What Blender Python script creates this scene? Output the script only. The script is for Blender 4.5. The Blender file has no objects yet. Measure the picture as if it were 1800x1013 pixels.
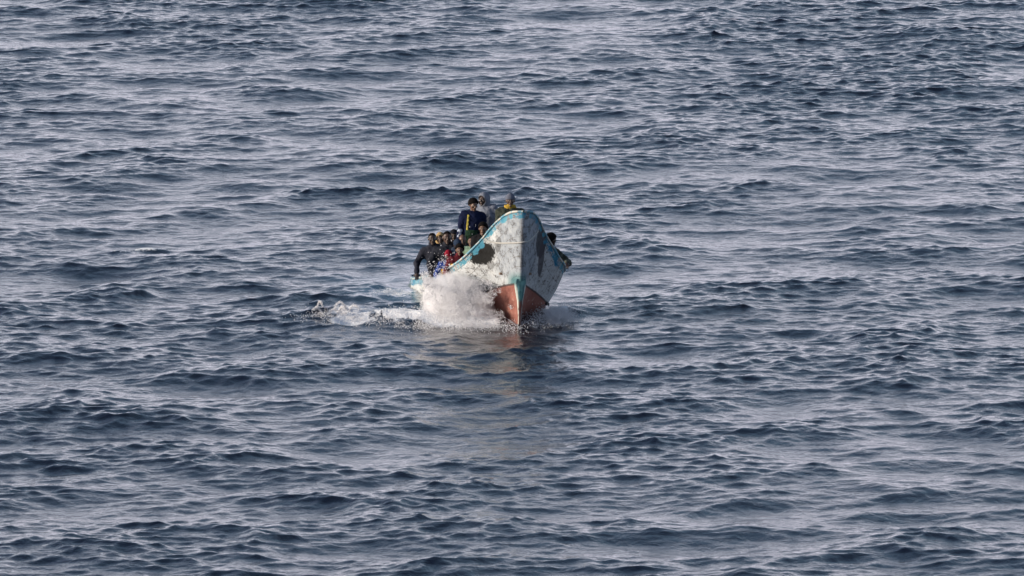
import bpy, math, random
import numpy as np
from mathutils import Vector, Matrix
from mathutils.bvhtree import BVHTree

scene = bpy.context.scene
COL = scene.collection
rad = math.radians
rng = np.random.default_rng(7)
random.seed(7)

# ------------------------------------------------------------------ camera
PITCH = rad(6.5)
DIST = 220.0
cam_d = bpy.data.cameras.new('camera')
cam = bpy.data.objects.new('camera', cam_d)
COL.objects.link(cam)
cam.location = (-0.15, -DIST * math.cos(PITCH), DIST * math.sin(PITCH))
cam.rotation_euler = (rad(90 - 6.277), 0, 0)
cam_d.sensor_width = 36
cam_d.lens = 352
cam_d.clip_start = 1
cam_d.clip_end = 20000
scene.camera = cam

# ------------------------------------------------------------------ sky and sun
SUN_EL, SUN_AZ = rad(12), rad(-90 - 13)        # azimuth measured clockwise from +Y (the view axis)
world = bpy.data.worlds.new('World')
scene.world = world
world.use_nodes = True
wn, wl = world.node_tree.nodes, world.node_tree.links
wn.clear()
sky = wn.new('ShaderNodeTexSky')
sky.sky_type = 'NISHITA'
sky.sun_disc = False
sky.sun_elevation = SUN_EL
sky.sun_rotation = SUN_AZ
sky.air_density = 1.0
sky.dust_density = 1.0
sky.ozone_density = 1.6
bg = wn.new('ShaderNodeBackground')
bg.inputs['Strength'].default_value = 0.085
wo = wn.new('ShaderNodeOutputWorld')
# thin broken cloud: greys the sky a little, the same everywhere round the horizon
wtc = wn.new('ShaderNodeTexCoord')
wmap = wn.new('ShaderNodeMapping'); wmap.inputs['Scale'].default_value = (1.0, 1.0, 2.4)
wno = wn.new('ShaderNodeTexNoise'); wno.inputs['Scale'].default_value = 3.2; wno.inputs['Detail'].default_value = 5
wmr = wn.new('ShaderNodeMapRange'); wmr.inputs['From Min'].default_value = 0.42; wmr.inputs['From Max'].default_value = 0.72
wmr.inputs['To Max'].default_value = 0.55
wmix = wn.new('ShaderNodeMix'); wmix.data_type = 'RGBA'
wmix.inputs[7].default_value = (1.8, 1.75, 2.7, 1)
wl.new(wtc.outputs['Generated'], wmap.inputs['Vector'])
wl.new(wmap.outputs[0], wno.inputs['Vector'])
wl.new(wno.outputs['Fac'], wmr.inputs['Value'])
wl.new(wmr.outputs[0], wmix.inputs[0])
wl.new(sky.outputs[0], wmix.inputs[6])
# pale haze low in the sky all round
wsx = wn.new('ShaderNodeSeparateXYZ'); wl.new(wtc.outputs['Generated'], wsx.inputs[0])
whr = wn.new('ShaderNodeMapRange'); whr.interpolation_type = 'SMOOTHSTEP'
whr.inputs['From Min'].default_value = 0.28; whr.inputs['From Max'].default_value = 0.0
whr.inputs['To Min'].default_value = 0.0; whr.inputs['To Max'].default_value = 0.85
wl.new(wsx.outputs[2], whr.inputs['Value'])
wmix2 = wn.new('ShaderNodeMix'); wmix2.data_type = 'RGBA'
wmix2.inputs[7].default_value = (6.8, 6.55, 7.9, 1)
wl.new(whr.outputs[0], wmix2.inputs[0]); wl.new(wmix.outputs[2], wmix2.inputs[6])
wl.new(wmix2.outputs[2], bg.inputs['Color'])
wl.new(bg.outputs[0], wo.inputs['Surface'])

sun_d = bpy.data.lights.new('sun', 'SUN')
sun_d.energy = 2.9
sun_d.angle = rad(0.6)
sun_d.color = (1.0, 0.86, 0.72)
sun = bpy.data.objects.new('sun', sun_d)
COL.objects.link(sun)
sd = Vector((math.sin(SUN_AZ) * math.cos(SUN_EL), math.cos(SUN_AZ) * math.cos(SUN_EL), math.sin(SUN_EL)))
sun.rotation_euler = sd.to_track_quat('Z', 'Y').to_euler()
sun.location = sd * 60

vs = scene.view_settings
vs.view_transform = 'Standard'
vs.look = 'None'
vs.exposure = 1.08
vs.gamma = 1.0
vs.use_curve_mapping = False
scene.render.engine = 'CYCLES'
scene.cycles.use_denoising = True
scene.cycles.denoising_prefilter = 'ACCURATE'
scene.cycles.sample_clamp_indirect = 8
scene.cycles.max_bounces = 16
scene.cycles.diffuse_bounces = 8

# ------------------------------------------------------------------ helpers
def tag(o, label=None, cat=None, group=None, kind=None):
    if label: o['label'] = label
    if cat: o['category'] = cat
    if group: o['group'] = group
    if kind: o['kind'] = kind
    return o

def empty(name, label=None, cat=None, group=None, kind=None):
    o = bpy.data.objects.new(name, None)
    COL.objects.link(o)
    o.empty_display_size = 0.2
    return tag(o, label, cat, group, kind)

def np_mesh(name, verts, faces, mat=None, parent=None, smooth=True, attrs=None):
    """verts (n,3), faces (m,3) or (m,4) arrays -> one linked object"""
    verts = np.ascontiguousarray(verts, dtype=np.float32)
    faces = np.ascontiguousarray(faces, dtype=np.int32)
    me = bpy.data.meshes.new(name)
    n, m, k = len(verts), len(faces), faces.shape[1]
    me.vertices.add(n)
    me.vertices.foreach_set('co', verts.ravel())
    me.loops.add(m * k)
    me.loops.foreach_set('vertex_index', faces.ravel())
    me.polygons.add(m)
    me.polygons.foreach_set('loop_start', np.arange(0, m * k, k, dtype=np.int32))
    me.polygons.foreach_set('loop_total', np.full(m, k, dtype=np.int32))
    me.polygons.foreach_set('use_smooth', np.full(m, smooth, dtype=bool))
    me.update(calc_edges=True)
    if attrs:
        for an, av in attrs.items():
            a = me.attributes.new(an, 'FLOAT', 'POINT')
            a.data.foreach_set('value', np.ascontiguousarray(av, dtype=np.float32).ravel())
    o = bpy.data.objects.new(name, me)
    COL.objects.link(o)
    if mat: me.materials.append(mat)
    if parent: o.parent = parent
    return o

def join_meshes(parts):
    vv, ff, off = [], [], 0
    for v, f in parts:
        vv.append(v); ff.append(f + off); off += len(v)
    return np.concatenate(vv), np.concatenate(ff)

def grid_faces(nr, nc, close=False):
    r = np.arange(nr - 1)[:, None]
    c = np.arange(nc if close else nc - 1)[None, :]
    c2 = (c + 1) % nc
    return np.stack([r * nc + c, r * nc + c2, (r + 1) * nc + c2, (r + 1) * nc + c], -1).reshape(-1, 4)

def tube(pts, r, seg=8, close_ends=True):
    pts = [Vector(p) for p in pts]
    n = len(pts)
    rr = r if hasattr(r, '__len__') else [r] * n
    V = []
    up = Vector((0, 0, 1))
    for i, p in enumerate(pts):
        t = (pts[min(i + 1, n - 1)] - pts[max(i - 1, 0)]).normalized()
        a = t.cross(up)
        if a.length < 1e-3: a = t.cross(Vector((1, 0, 0)))
        a.normalize(); b = a.cross(t)
        for k in range(seg):
            an = 2 * math.pi * k / seg
            V.append(p + (a * math.cos(an) + b * math.sin(an)) * rr[i])
    V = np.array([tuple(v) for v in V])
    F = grid_faces(n, seg, close=True)
    if close_ends:
        V = np.concatenate([V, [tuple(pts[0]), tuple(pts[-1])]])
        k = np.arange(seg)
        i0, i1 = n * seg, n * seg + 1
        F = np.concatenate([F, np.stack([(k + 1) % seg, k, np.full(seg, i0), np.full(seg, i0)], -1),
                            np.stack([(n - 1) * seg + k, (n - 1) * seg + (k + 1) % seg, np.full(seg, i1), np.full(seg, i1)], -1)])
        # degenerate quads -> use triangles throughout
        T = [F[:-2 * seg][:, [0, 1, 2]], F[:-2 * seg][:, [0, 2, 3]], F[-2 * seg:][:, :3]]
        F = np.concatenate(T)
    return V, F

def box(cx, cy, cz, sx, sy, sz):
    x, y, z = sx / 2, sy / 2, sz / 2
    V = np.array([(a * x + cx, b * y + cy, c * z + cz) for c in (-1, 1) for b in (-1, 1) for a in (-1, 1)])
    F = np.array([(0, 2, 3, 1), (4, 5, 7, 6), (0, 1, 5, 4), (2, 6, 7, 3), (0, 4, 6, 2), (1, 3, 7, 5)])
    return V, F

# value noise on numpy arrays
_lat = np.random.default_rng(3).random((32, 32, 32)).astype(np.float32)
def vnoise(x, y, z):
    xi, yi, zi = np.floor(x).astype(int), np.floor(y).astype(int), np.floor(z).astype(int)
    fx, fy, fz = x - xi, y - yi, z - zi
    fx, fy, fz = [f * f * (3 - 2 * f) for f in (fx, fy, fz)]
    def g(a, b, c): return _lat[(xi + a) & 31, (yi + b) & 31, (zi + c) & 31]
    return ((g(0,0,0)*(1-fx)+g(1,0,0)*fx)*(1-fy)+(g(0,1,0)*(1-fx)+g(1,1,0)*fx)*fy)*(1-fz) + \
           ((g(0,0,1)*(1-fx)+g(1,0,1)*fx)*(1-fy)+(g(0,1,1)*(1-fx)+g(1,1,1)*fx)*fy)*fz
def fbm(x, y, z, o=3):
    s, a, t = 0, 1, 0
    for i in range(o):
        s = s + a * vnoise(x * 2**i + 7.3 * i, y * 2**i + 3.1 * i, z * 2**i); t += a; a *= 0.5
    return s / t

def sstep(a, b, x):
    t = np.clip((x - a) / (b - a), 0, 1)
    return t * t * (3 - 2 * t)

# ------------------------------------------------------------------ node helpers
class NT:
    def __init__(self, name):
        self.m = bpy.data.materials.new(name); self.m.use_nodes = True
        self.t = self.m.node_tree; self.n = self.t.nodes; self.l = self.t.links
        self.b = self.n['Principled BSDF']; self.out = self.n['Material Output']
        self._tc = None
    def link(self, a, b): self.l.new(a, b)
    def setin(self, sock, v):
        if isinstance(v, bpy.types.NodeSocket): self.l.new(v, sock)
        elif isinstance(v, (tuple, list)) and len(v) == 3 and sock.type == 'RGBA': sock.default_value = (*v, 1)
        else: sock.default_value = v
    def obj(self):
        if self._tc is None: self._tc = self.n.new('ShaderNodeTexCoord')
        return self._tc.outputs['Object']
    def xyz(self, v=None):
        s = self.n.new('ShaderNodeSeparateXYZ'); self.link(v or self.obj(), s.inputs[0]); return s.outputs
    def mapv(self, scale, v=None, loc=(0, 0, 0), rot=(0, 0, 0)):
        m = self.n.new('ShaderNodeMapping'); m.inputs['Scale'].default_value = scale
        m.inputs['Location'].default_value = loc; m.inputs['Rotation'].default_value = rot
        self.link(v or self.obj(), m.inputs[0]); return m.outputs[0]
    def noise(self, scale, detail=4, rough=0.55, v=None, dist=0.0):
        n = self.n.new('ShaderNodeTexNoise'); n.inputs['Scale'].default_value = scale
        n.inputs['Detail'].default_value = detail; n.inputs['Roughness'].default_value = rough
        n.inputs['Distortion'].default_value = dist
        self.link(v or self.obj(), n.inputs['Vector']); return n.outputs['Fac']
    def math(self, op, a, b=0.0, c=None, clamp=False):
        m = self.n.new('ShaderNodeMath'); m.operation = op; m.use_clamp = clamp
        self.setin(m.inputs[0], a); self.setin(m.inputs[1], b)
        if c is not None: self.setin(m.inputs[2], c)
        return m.outputs[0]
    def step(self, a, b, x, lo=0.0, hi=1.0):
        m = self.n.new('ShaderNodeMapRange'); m.interpolation_type = 'SMOOTHSTEP'
        self.setin(m.inputs['Value'], x)
        self.setin(m.inputs['From Min'], a); self.setin(m.inputs['From Max'], b)
        self.setin(m.inputs['To Min'], lo); self.setin(m.inputs['To Max'], hi)
        return m.outputs[0]
    def mix(self, f, a, b):
        m = self.n.new('ShaderNodeMix'); m.data_type = 'RGBA'
        self.setin(m.inputs[0], f); self.setin(m.inputs[6], a); self.setin(m.inputs[7], b)
        return m.outputs[2]
    def attr(self, name):
        a = self.n.new('ShaderNodeAttribute'); a.attribute_name = name; return a.outputs['Fac']
    def bump(self, h, dist, strength=1.0, normal=None):
        b = self.n.new('ShaderNodeBump'); b.inputs['Distance'].default_value = dist
        b.inputs['Strength'].default_value = strength
        self.link(h, b.inputs['Height'])
        if normal: self.link(normal, b.inputs['Normal'])
        return b.outputs['Normal']
    def set(self, **k):
        for kk, v in k.items(): self.setin(self.b.inputs[kk.replace('_', ' ')], v)
        return self

def simple_mat(name, col, rough=0.8, var=0.25, scale=12, bump=0.004, spec=0.4):
    t = NT(name)
    n = t.noise(scale, 4)
    c = t.mix(t.step(0.3, 0.7, n), tuple(x * (1 - var) for x in col), tuple(min(1, x * (1 + var)) for x in col))
    t.set(Base_Color=c, Roughness=rough)
    t.b.inputs['Specular IOR Level'].default_value = spec
    if bump: t.setin(t.b.inputs['Normal'], t.bump(t.noise(scale * 2.5, 3), bump))
    return t.m

# ------------------------------------------------------------------ sea
def spectrum(N, L, lam_min, lam_max, lam_peak, theta0, spread, seed, power=4.0):
    r = np.random.default_rng(seed)
    k1 = np.fft.fftfreq(N, d=L / N) * 2 * np.pi
    kx, ky = np.meshgrid(k1, k1, indexing='xy')
    k = np.hypot(kx, ky); k[0, 0] = 1e-6
    th = np.arctan2(ky, kx)
    kp = 2 * np.pi / lam_peak
    S = k ** (-power) * np.exp(-0.6 * (kp / k) ** 2)
    D = (np.abs(np.cos((th - theta0) / 2)) ** (2 * spread))
    amp = np.sqrt(S * D)
    lo, hi = 2 * np.pi / lam_max, 2 * np.pi / lam_min
    amp *= 1 / (1 + (lo / k) ** 10) * 1 / (1 + (k / hi) ** 10)
    amp[0, 0] = 0
    H = amp * (r.standard_normal((N, N)) + 1j * r.standard_normal((N, N)))
    h = np.fft.ifft2(H).real
    dx = np.fft.ifft2(-1j * kx / k * H).real
    dy = np.fft.ifft2(-1j * ky / k * H).real
    sy = np.fft.ifft2(1j * ky * H).real
    sx = np.fft.ifft2(1j * kx * H).real
    s = math.sqrt((sx ** 2).mean() + (sy ** 2).mean())
    return h / s, dx / s, dy / s          # scaled to unit rms slope

def sample(f, L, x, y):
    N = f.shape[0]
    u = (x / L * N) % N; v = (y / L * N) % N
    i = np.floor(u).astype(int) % N; j = np.floor(v).astype(int) % N
    a = u - np.floor(u); b = v - np.floor(v)
    i2, j2 = (i + 1) % N, (j + 1) % N
    return (f[j, i] * (1 - a) + f[j, i2] * a) * (1 - b) + (f[j2, i] * (1 - a) + f[j2, i2] * a) * b

def axis(lo, hi, step, far, growth=1.22):
    core = np.arange(lo, hi + step, step)
    out, s, x = [], step, core[-1]
    while x < far:
        s *= growth; x += s; out.append(x)
    inn, s, x = [], step, core[0]
    while x > -far:
        s *= growth; x -= s; inn.append(x)
    return np.concatenate([inn[::-1], core, out])

BOAT_YAW, BOAT_TRIM = rad(8), rad(-5)
BOAT_M = Matrix.Translation((0, 0, 0)) @ Matrix.Rotation(BOAT_YAW, 4, 'Z') @ Matrix.Rotation(BOAT_TRIM, 4, 'X') @ Matrix.Rotation(rad(1.2), 4, 'Y')
BOAT_MI = BOAT_M.inverted()
LEN = 11.5
RAKE = 0.55

def gun_b(s):      # half breadth at the gunwale, s metres aft of the stem head
    return np.interp(s, [0, .03, .08, .18, .32, .55, .8, 1.0, 1.25, 1.5, 1.75, 2.1, 2.5, 3.0, 4, 6, 8, 10, 11.5],
                     [.03, .09, .15, .22, .29, .39, .48, .57, .72, .90, 1.06, 1.22, 1.29, 1.34, 1.38, 1.42, 1.38, 1.15, .85])
def gun_z(s):      # height of the gunwale
    return np.interp(s, [0, .08, .18, .32, .55, .8, 1.0, 1.25, 1.5, 1.75, 2.1, 2.5, 3.0, 4, 6, 8, 10, 11.5],
                     [2.53, 2.53, 2.52, 2.48, 2.40, 2.28, 2.15, 1.92, 1.69, 1.49, 1.33, 1.24, 1.17, 1.07, .96, .89, .87, .88])
def smooth_tab(f):
    xs = np.linspace(0, LEN, 500)
    ys = f(xs)
    ker = np.hanning(17); ker /= ker.sum()
    yp = np.pad(ys, 8, mode='edge')
    sm = np.convolve(yp, ker, 'valid')
    w = np.clip(xs / 0.25, 0, 1)
    ys = ys * (1 - w) + sm * w
    return lambda s: np.interp(s, xs, ys)
gun_b, gun_z = smooth_tab(gun_b), smooth_tab(gun_z)
KEEL_Z = -0.12

def hull_pt(v, d):
    """v 0..1 keel to gunwale, d metres aft of the stem at that level -> half breadth, y, z (boat axes)"""
    s = d
    b, zg = gun_b(s * (0.5 + 0.5 * v)), gun_z(s)
    e = 1.0 - 0.78 * sstep(0.0, 2.9, s)
    z = KEEL_Z + v * (zg - KEEL_Z)
    w = 0.035 + (b - 0.035) * v ** e
    y = -RAKE + RAKE * (1 - v) ** 1.35 + s
    # lap of the planks: a small step at every strake edge
    return w, y, z

def sea_mesh():
    XS = axis(-17.2, 17.2, 0.074, 9000)
    YS = axis(-44, 93, 0.084, 9000)
    X, Y = np.meshgrid(XS, YS, indexing='xy')
    wx = np.gradient(XS); wy = np.gradient(YS)
    sp = np.maximum(np.abs(wx)[None, :], np.abs(wy)[:, None])
    th = rad(-90 + 20)
    W = [  # N, L, lam_min, lam_max, peak, theta, spread, seed, slope rms, chop
        (1024, 211.0, 1.3, 26, 6.0, rad(-52), 2.0, 11, 0.078, 1.4),
        (1024, 61.3, 0.36, 1.3, 2.0, rad(-56), 1.8, 12, 0.108, 1.35),
        (1024, 31.7, 0.18, 0.42, 0.8, th, 1.5, 13, 0.105, 1.0),
    ]
    Z = np.zeros_like(X); DX = np.zeros_like(X); DY = np.zeros_like(X)
    big = None
    for N, L, l0, l1, lp, t0, spd, seed, srms, chop in W:
        h, dx, dy = spectrum(N, L, l0, l1, lp, t0, spd, seed)
        fade = np.clip(l0 / (sp * 1.2) - 1, 0, 1) if l0 < 2 else 1 / (1 + (sp / 3.0) ** 2)
        xx, yy = X, Y
        g = srms * fade
        if big is not None and l0 < 2:      # chop is rougher on crests and calmer in patches
            g = g * np.clip(0.88 + 0.5 * big, 0.5, 1.4)
        hh = sample(h, L, xx, yy)
        Z += hh * g; DX += -chop * sample(dx, L, xx, yy) * g; DY += -chop * sample(dy, L, xx, yy) * g
        if big is None:
            big = hh / h.std() * 0.5 + (fbm(X * .11, Y * .035, X * 0 + 3.3, 3) - .5) * 4.0
    # the boat quiets and shapes the sea beside it
    P = np.stack([X, Y, np.zeros_like(X)], -1)
    c, s_ = math.cos(-BOAT_YAW), math.sin(-BOAT_YAW)
    lx = X * c - Y * s_; ly = X * s_ + Y * c
    # hull half breadth at the waterline
    sy = ly + RAKE
    zw = np.clip(ly, 0, LEN) * math.sin(-BOAT_TRIM)          # local height of the sea on the hull
    vv = np.clip((zw - KEEL_Z) / (gun_z(np.clip(sy, 0, LEN)) - KEEL_Z), 0.02, 1)
    hw = hull_pt(vv, np.clip(ly - 0.0, 0, LEN))[0]
    dist = np.abs(lx) - hw
    inside = (dist < -0.07) & (ly > 0.12) & (ly < LEN - RAKE - 0.1)
    # bow wave: a crest running out from the stem on each side
    def ridge(side, a0, slope, height, width, length):
        t = side * X
        yc = a0 + slope * t + 0.10 * np.sin(t * 2.3 + side)
        e = np.exp(-((Y - yc) / width) ** 2) * sstep(-0.1, 0.5, t) * np.exp(-(t / length) ** 2)
        return height * e
    calm = np.exp(-((X / 1.3) ** 2 + ((Y + 1.6) / 2.4) ** 2))
    Z *= 1 - 0.2 * calm
    near = np.exp(-((dist.clip(0) / 0.5) ** 2)) * ((ly > -1) & (ly < LEN + 2))
    Z *= 1 - 0.75 * near
    Z += ridge(-1, 0.35, 0.42, 0.20, 0.55, 4.6) + ridge(1, 0.8, 1.9, 0.16, 0.8, 1.5)
    Z -= 0.05 * calm
    Z += 0.10 * np.exp(-((X / .45) ** 2 + ((Y + .05) / .35) ** 2))
    churn = fbm(X * 2.2, Y * 1.1, X * 0 + 9.1, 4) - .5
    tl = -X
    # foam cover and aerated water, in metres on the sea
    crest = np.exp(-((Y - (0.25 + 0.42 * tl)) / 0.75) ** 2)
    foam = crest * sstep(0.1, 0.6, tl) * (1 - sstep(2.8, 5.6, tl)) * 0.78
    foam = np.maximum(foam, 0.95 * np.exp(-(((X + 1.35) / 0.85) ** 2 + ((Y - 1.0) / 1.1) ** 2)))
    foam = np.maximum(foam, 0.84 * np.exp(-(((X + 3.75) / 0.62) ** 2 + ((Y - 1.2) / 1.2) ** 2)))
    foam = np.maximum(foam, 0.56 * np.exp(-(((X + 3.0) / 1.5) ** 2 + ((Y - 1.5) / 1.6) ** 2)))
    foam = np.maximum(foam, 0.95 * np.exp(-(((X - 0.85) / 0.28) ** 2 + ((Y - 2.6) / 1.7) ** 2)))
    foam = np.maximum(foam, 0.60 * np.exp(-((dist / 0.14) ** 2)) * ((ly > -.1) & (ly < 4)))
    foam = foam * np.where(X < -1.9, np.clip(.35 + 3.2 * (fbm(X * 1.9, Y * .9, X * 0 + 5.5, 3) - .30), .35, 1.08), 1)
    aer = 0.75 * np.exp(-(((X + 2.85) / 0.95) ** 2 + ((Y - 6.6) / 1.5) ** 2))
    aer = np.maximum(aer, 0.35 * np.exp(-(((X + 3.2) / 1.3) ** 2 + ((Y - 9.8) / 1.6) ** 2)))
    aer = np.maximum(aer, 0.30 * np.exp(-(((X + 2.0) / 1.0) ** 2 + ((Y - 3.0) / 2.0) ** 2)))
    aer = np.maximum(aer, 0.30 * np.exp(-(((lx) / 0.9) ** 2)) * sstep(LEN - 1, LEN + .5, ly) * (1 - sstep(LEN + 2, LEN + 9, ly)))
    foam = np.maximum(foam, aer * 0.74)
    Z += churn * 0.16 * np.clip(foam * 1.2 + aer * .5, 0, 1)
    # white tips on the sharpest crests left of the boat
    for cx, cy, rx, ry, a in ((-8.75, 16.0, .5, .35, .62), (-9.35, 15.4, .45, .3, .5)):
        tip = a * np.exp(-(((X - cx) / rx) ** 2 + ((Y - cy) / ry) ** 2))
        foam = np.maximum(foam, tip); Z += tip * .22
    far = 1 / (1 + (sp / 1.0) ** 2)
    DX *= far; DY *= far
    X2, Y2 = X + DX * (1 - .6 * near), Y + DY * (1 - .6 * near)
    X2 = np.where(inside, X, X2); Y2 = np.where(inside, Y, Y2)
    Z = np.where(inside, -1.75, Z)
    V = np.stack([X2, Y2, Z], -1).reshape(-1, 3)
    nr, nc = X.shape
    return V, grid_faces(nr, nc), dict(foam=foam.ravel(), aer=aer.ravel())

def sea_material():
    t = NT('sea_water')
    obj = t.obj()
    foam, aer = t.attr('foam'), t.attr('aer')
    # ripples finer than the modelled waves
    w1 = t.noise(1.0, 5, 0.62, t.mapv((3.2, 2.0, 2.0), rot=(0, 0, 0.35)), 0.6)
    w2 = t.noise(1.0, 4, 0.65, t.mapv((11.0, 6.0, 6.0), rot=(0, 0, -0.25)), 0.8)
    nb = t.bump(w1, 0.032, 1.0)
    nb = t.bump(w2, 0.004, 1.0, nb)
    base = t.mix(t.math('MULTIPLY', aer, 1.0, clamp=True), (0.0014, 0.0028, 0.011), (0.13, 0.24, 0.33))
    water = t.b
    t.set(Base_Color=base, Roughness=0.05, IOR=1.333, Normal=nb)
    fn = t.noise(1.0, 6, 0.68, t.mapv((5.5, 2.6, 5.5)), 0.7)
    fn2 = t.noise(1.0, 4, 0.6, t.mapv((19, 9, 19)), 0.5)
    fsum = t.math('ADD', t.math('MULTIPLY', fn, 0.65), t.math('MULTIPLY', fn2, 0.35))
    thr = t.math('SUBTRACT', 1.0, foam)
    mask = t.step(t.math('SUBTRACT', thr, 0.05), t.math('ADD', thr, 0.10), t.math('ADD', fsum, 0.08))
    mask = t.math('MULTIPLY', mask, t.step(0.03, 0.2, foam), clamp=True)
    fb = t.n.new('ShaderNodeBsdfPrincipled')
    fb.inputs['Base Color'].default_value = (0.78, 0.80, 0.82, 1)
    fb.inputs['Roughness'].default_value = 0.7
    t.link(t.bump(fn2, 0.06, 1.0), fb.inputs['Normal'])
    ms = t.n.new('ShaderNodeMixShader')
    t.link(mask, ms.inputs[0]); t.link(water.outputs[0], ms.inputs[1]); t.link(fb.outputs[0], ms.inputs[2])
    t.link(ms.outputs[0], t.out.inputs['Surface'])
    return t.m

V, F, A = sea_mesh()
sea = np_mesh('sea_water', V, F, sea_material(), attrs=A)
sea['kind'] = 'structure'
del V, F, A

# ------------------------------------------------------------------ boat
boat = empty('fishing_boat', 'weathered wooden fishing boat with white, blue and salmon paint, bow rising through spray', 'boat')
boat.matrix_world = BOAT_M

def hull_material():
    t = NT('hull_paint')
    X, Y, Z = t.xyz()
    ax = t.math('ABSOLUTE', X)
    rd = t.attr('rail_dist')
    n_big = t.noise(1.6, 5, 0.6)
    n_mid = t.noise(7.0, 5, 0.65)
    n_fine = t.noise(30.0, 5, 0.7)
    streak = t.noise(1.0, 5, 0.7, t.mapv((16, 16, 1.4)))
    streak2 = t.noise(1.0, 4, 0.7, t.mapv((45, 45, 2.6)))
    col = t.mix(t.step(0.3, 0.7, n_big), (0.45, 0.485, 0.505), (0.58, 0.61, 0.615))
    col = t.mix(t.math('MULTIPLY', t.step(0.46, 0.68, streak), 0.65), col, (0.26, 0.25, 0.23))
    col = t.mix(t.math('MULTIPLY', t.step(0.53, 0.66, streak2), 0.68), col, (0.14, 0.13, 0.125))
    # worn dirt around the stem and upper bow, plus bow-face shade painted blue-grey
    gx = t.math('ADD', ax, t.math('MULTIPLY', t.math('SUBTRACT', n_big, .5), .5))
    dirt_shade = t.math('MULTIPLY', t.step(0.62, 0.34, gx), t.step(0.85, 1.25, Z))
    col = t.mix(t.math('MULTIPLY', dirt_shade, t.step(0.25, 0.65, n_mid, 0.6, 0.97)), col, (0.225, 0.255, 0.29))
    seam = t.math('MULTIPLY', t.step(0.085, 0.0, ax), t.step(1.0, 1.5, Z))
    col = t.mix(t.math('MULTIPLY', seam, t.step(0.40, 0.56, streak, 0.1, 0.9)), col, (0.10, 0.10, 0.11))
    # dark chips
    chip = t.math('MULTIPLY', t.step(0.52, 0.57, n_mid), t.step(0.46, 0.54, n_fine))
    col = t.mix(t.math('MULTIPLY', chip, 0.8), col, (0.07, 0.065, 0.06))
    # plank seams as faint dirt lines, broken up
    f = t.math('FRACT', t.math('MULTIPLY', rd, 4.6))
    ln = t.math('MULTIPLY', t.step(0.06, 0.01, t.math('ABSOLUTE', t.math('SUBTRACT', f, 0.5))), t.step(0.36, 0.55, n_mid))
    col = t.mix(t.math('MULTIPLY', ln, 0.85), col, (0.12, 0.115, 0.11))
    # patches: tar on one side, grey primer wedge on the other
    def patch(cx, cz, rx, rz, side, wob=0.5):
        dx = t.math('DIVIDE', t.math('SUBTRACT', X, cx), rx)
        dz = t.math('DIVIDE', t.math('SUBTRACT', Z, cz), rz)
        d = t.math('SQRT', t.math('ADD', t.math('MULTIPLY', dx, dx), t.math('MULTIPLY', dz, dz)))
        w = t.math('MULTIPLY', t.math('SUBTRACT', t.math('ADD', t.math('MULTIPLY', n_mid, .7), t.math('MULTIPLY', streak, .5)), 0.6), wob * 2)
        return t.step(1.08, 0.94, t.math('ADD', d, w))
    PATCHES(t, patch, lambda m, c, k=1.0: None)
    for (cx, cz, rx, rz, pc, k, wob) in PATCH_LIST:
        m = patch(cx, cz, rx, rz, 0, wob)
        col = t.mix(t.math('MULTIPLY', m, k), col, pc)
    # blue sheer band, chipped
    edge = t.math('ADD', rd, t.math('ADD', t.math('MULTIPLY', t.math('SUBTRACT', n_mid, 0.5), 0.26), t.math('MULTIPLY', t.math('SUBTRACT', n_big, 0.5), 0.22)))
    band = t.step(0.130, 0.105, edge)
    band = t.math('MULTIPLY', band, t.step(0.545, 0.49, t.math('ADD', t.math('MULTIPLY', n_mid, 0.6), t.math('MULTIPLY', n_fine, 0.4))))
    blue = t.mix(t.step(0.35, 0.6, n_big), (0.025, 0.15, 0.26), (0.08, 0.26, 0.34))
    col = t.mix(band, col, blue)
    # teal wash round the stem above the boot top
    tz = t.math('ADD', Z, t.math('MULTIPLY', t.math('SUBTRACT', n_mid, .5), 0.12))
    teal = t.math('MULTIPLY', t.math('MULTIPLY', t.step(0.80, 0.92, tz), t.step(1.28, 1.02, tz)), t.step(0.26, 0.12, ax))
    col = t.mix(t.math('MULTIPLY', teal, 0.9), col, (0.035, 0.13, 0.14))
    # salmon bottom paint under a dark line
    zb = t.math('SUBTRACT', 0.965, t.math('MULTIPLY', t.math('POWER', ax, 1.4), 0.52))
    zb = t.math('ADD', zb, t.math('MULTIPLY', t.math('SUBTRACT', n_mid, 0.5), 0.02))
    dz = t.math('SUBTRACT', Z, zb)
    line = t.step(0.030, 0.018, t.math('ABSOLUTE', dz))
    salmon = t.mix(t.step(0.3, 0.7, n_big), (0.21, 0.082, 0.066), (0.31, 0.135, 0.105))
    salmon = t.mix(t.math('MULTIPLY', t.step(0.5, 0.75, streak), 0.6), salmon, (0.15, 0.05, 0.04))
    salmon = t.mix(t.math('MULTIPLY', t.step(0.6, 0.66, n_mid), 0.4), salmon, (0.55, 0.42, 0.36))
    col = t.mix(t.step(0.006, -0.006, dz), col, salmon)
    col = t.mix(t.math('MULTIPLY', line, 0.85), col, (0.05, 0.035, 0.035))
    t.set(Base_Color=col, Roughness=t.step(0.2, 0.8, n_mid, 0.55, 0.8))
    t.b.inputs['Specular IOR Level'].default_value = 0.15
    hb = t.math('ADD', t.math('MULTIPLY', n_mid, 0.6), t.math('MULTIPLY', n_fine, 0.4))
    t.setin(t.b.inputs['Normal'], t.bump(hb, 0.012))
    return t.m
def PATCHES(*a): pass
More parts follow.
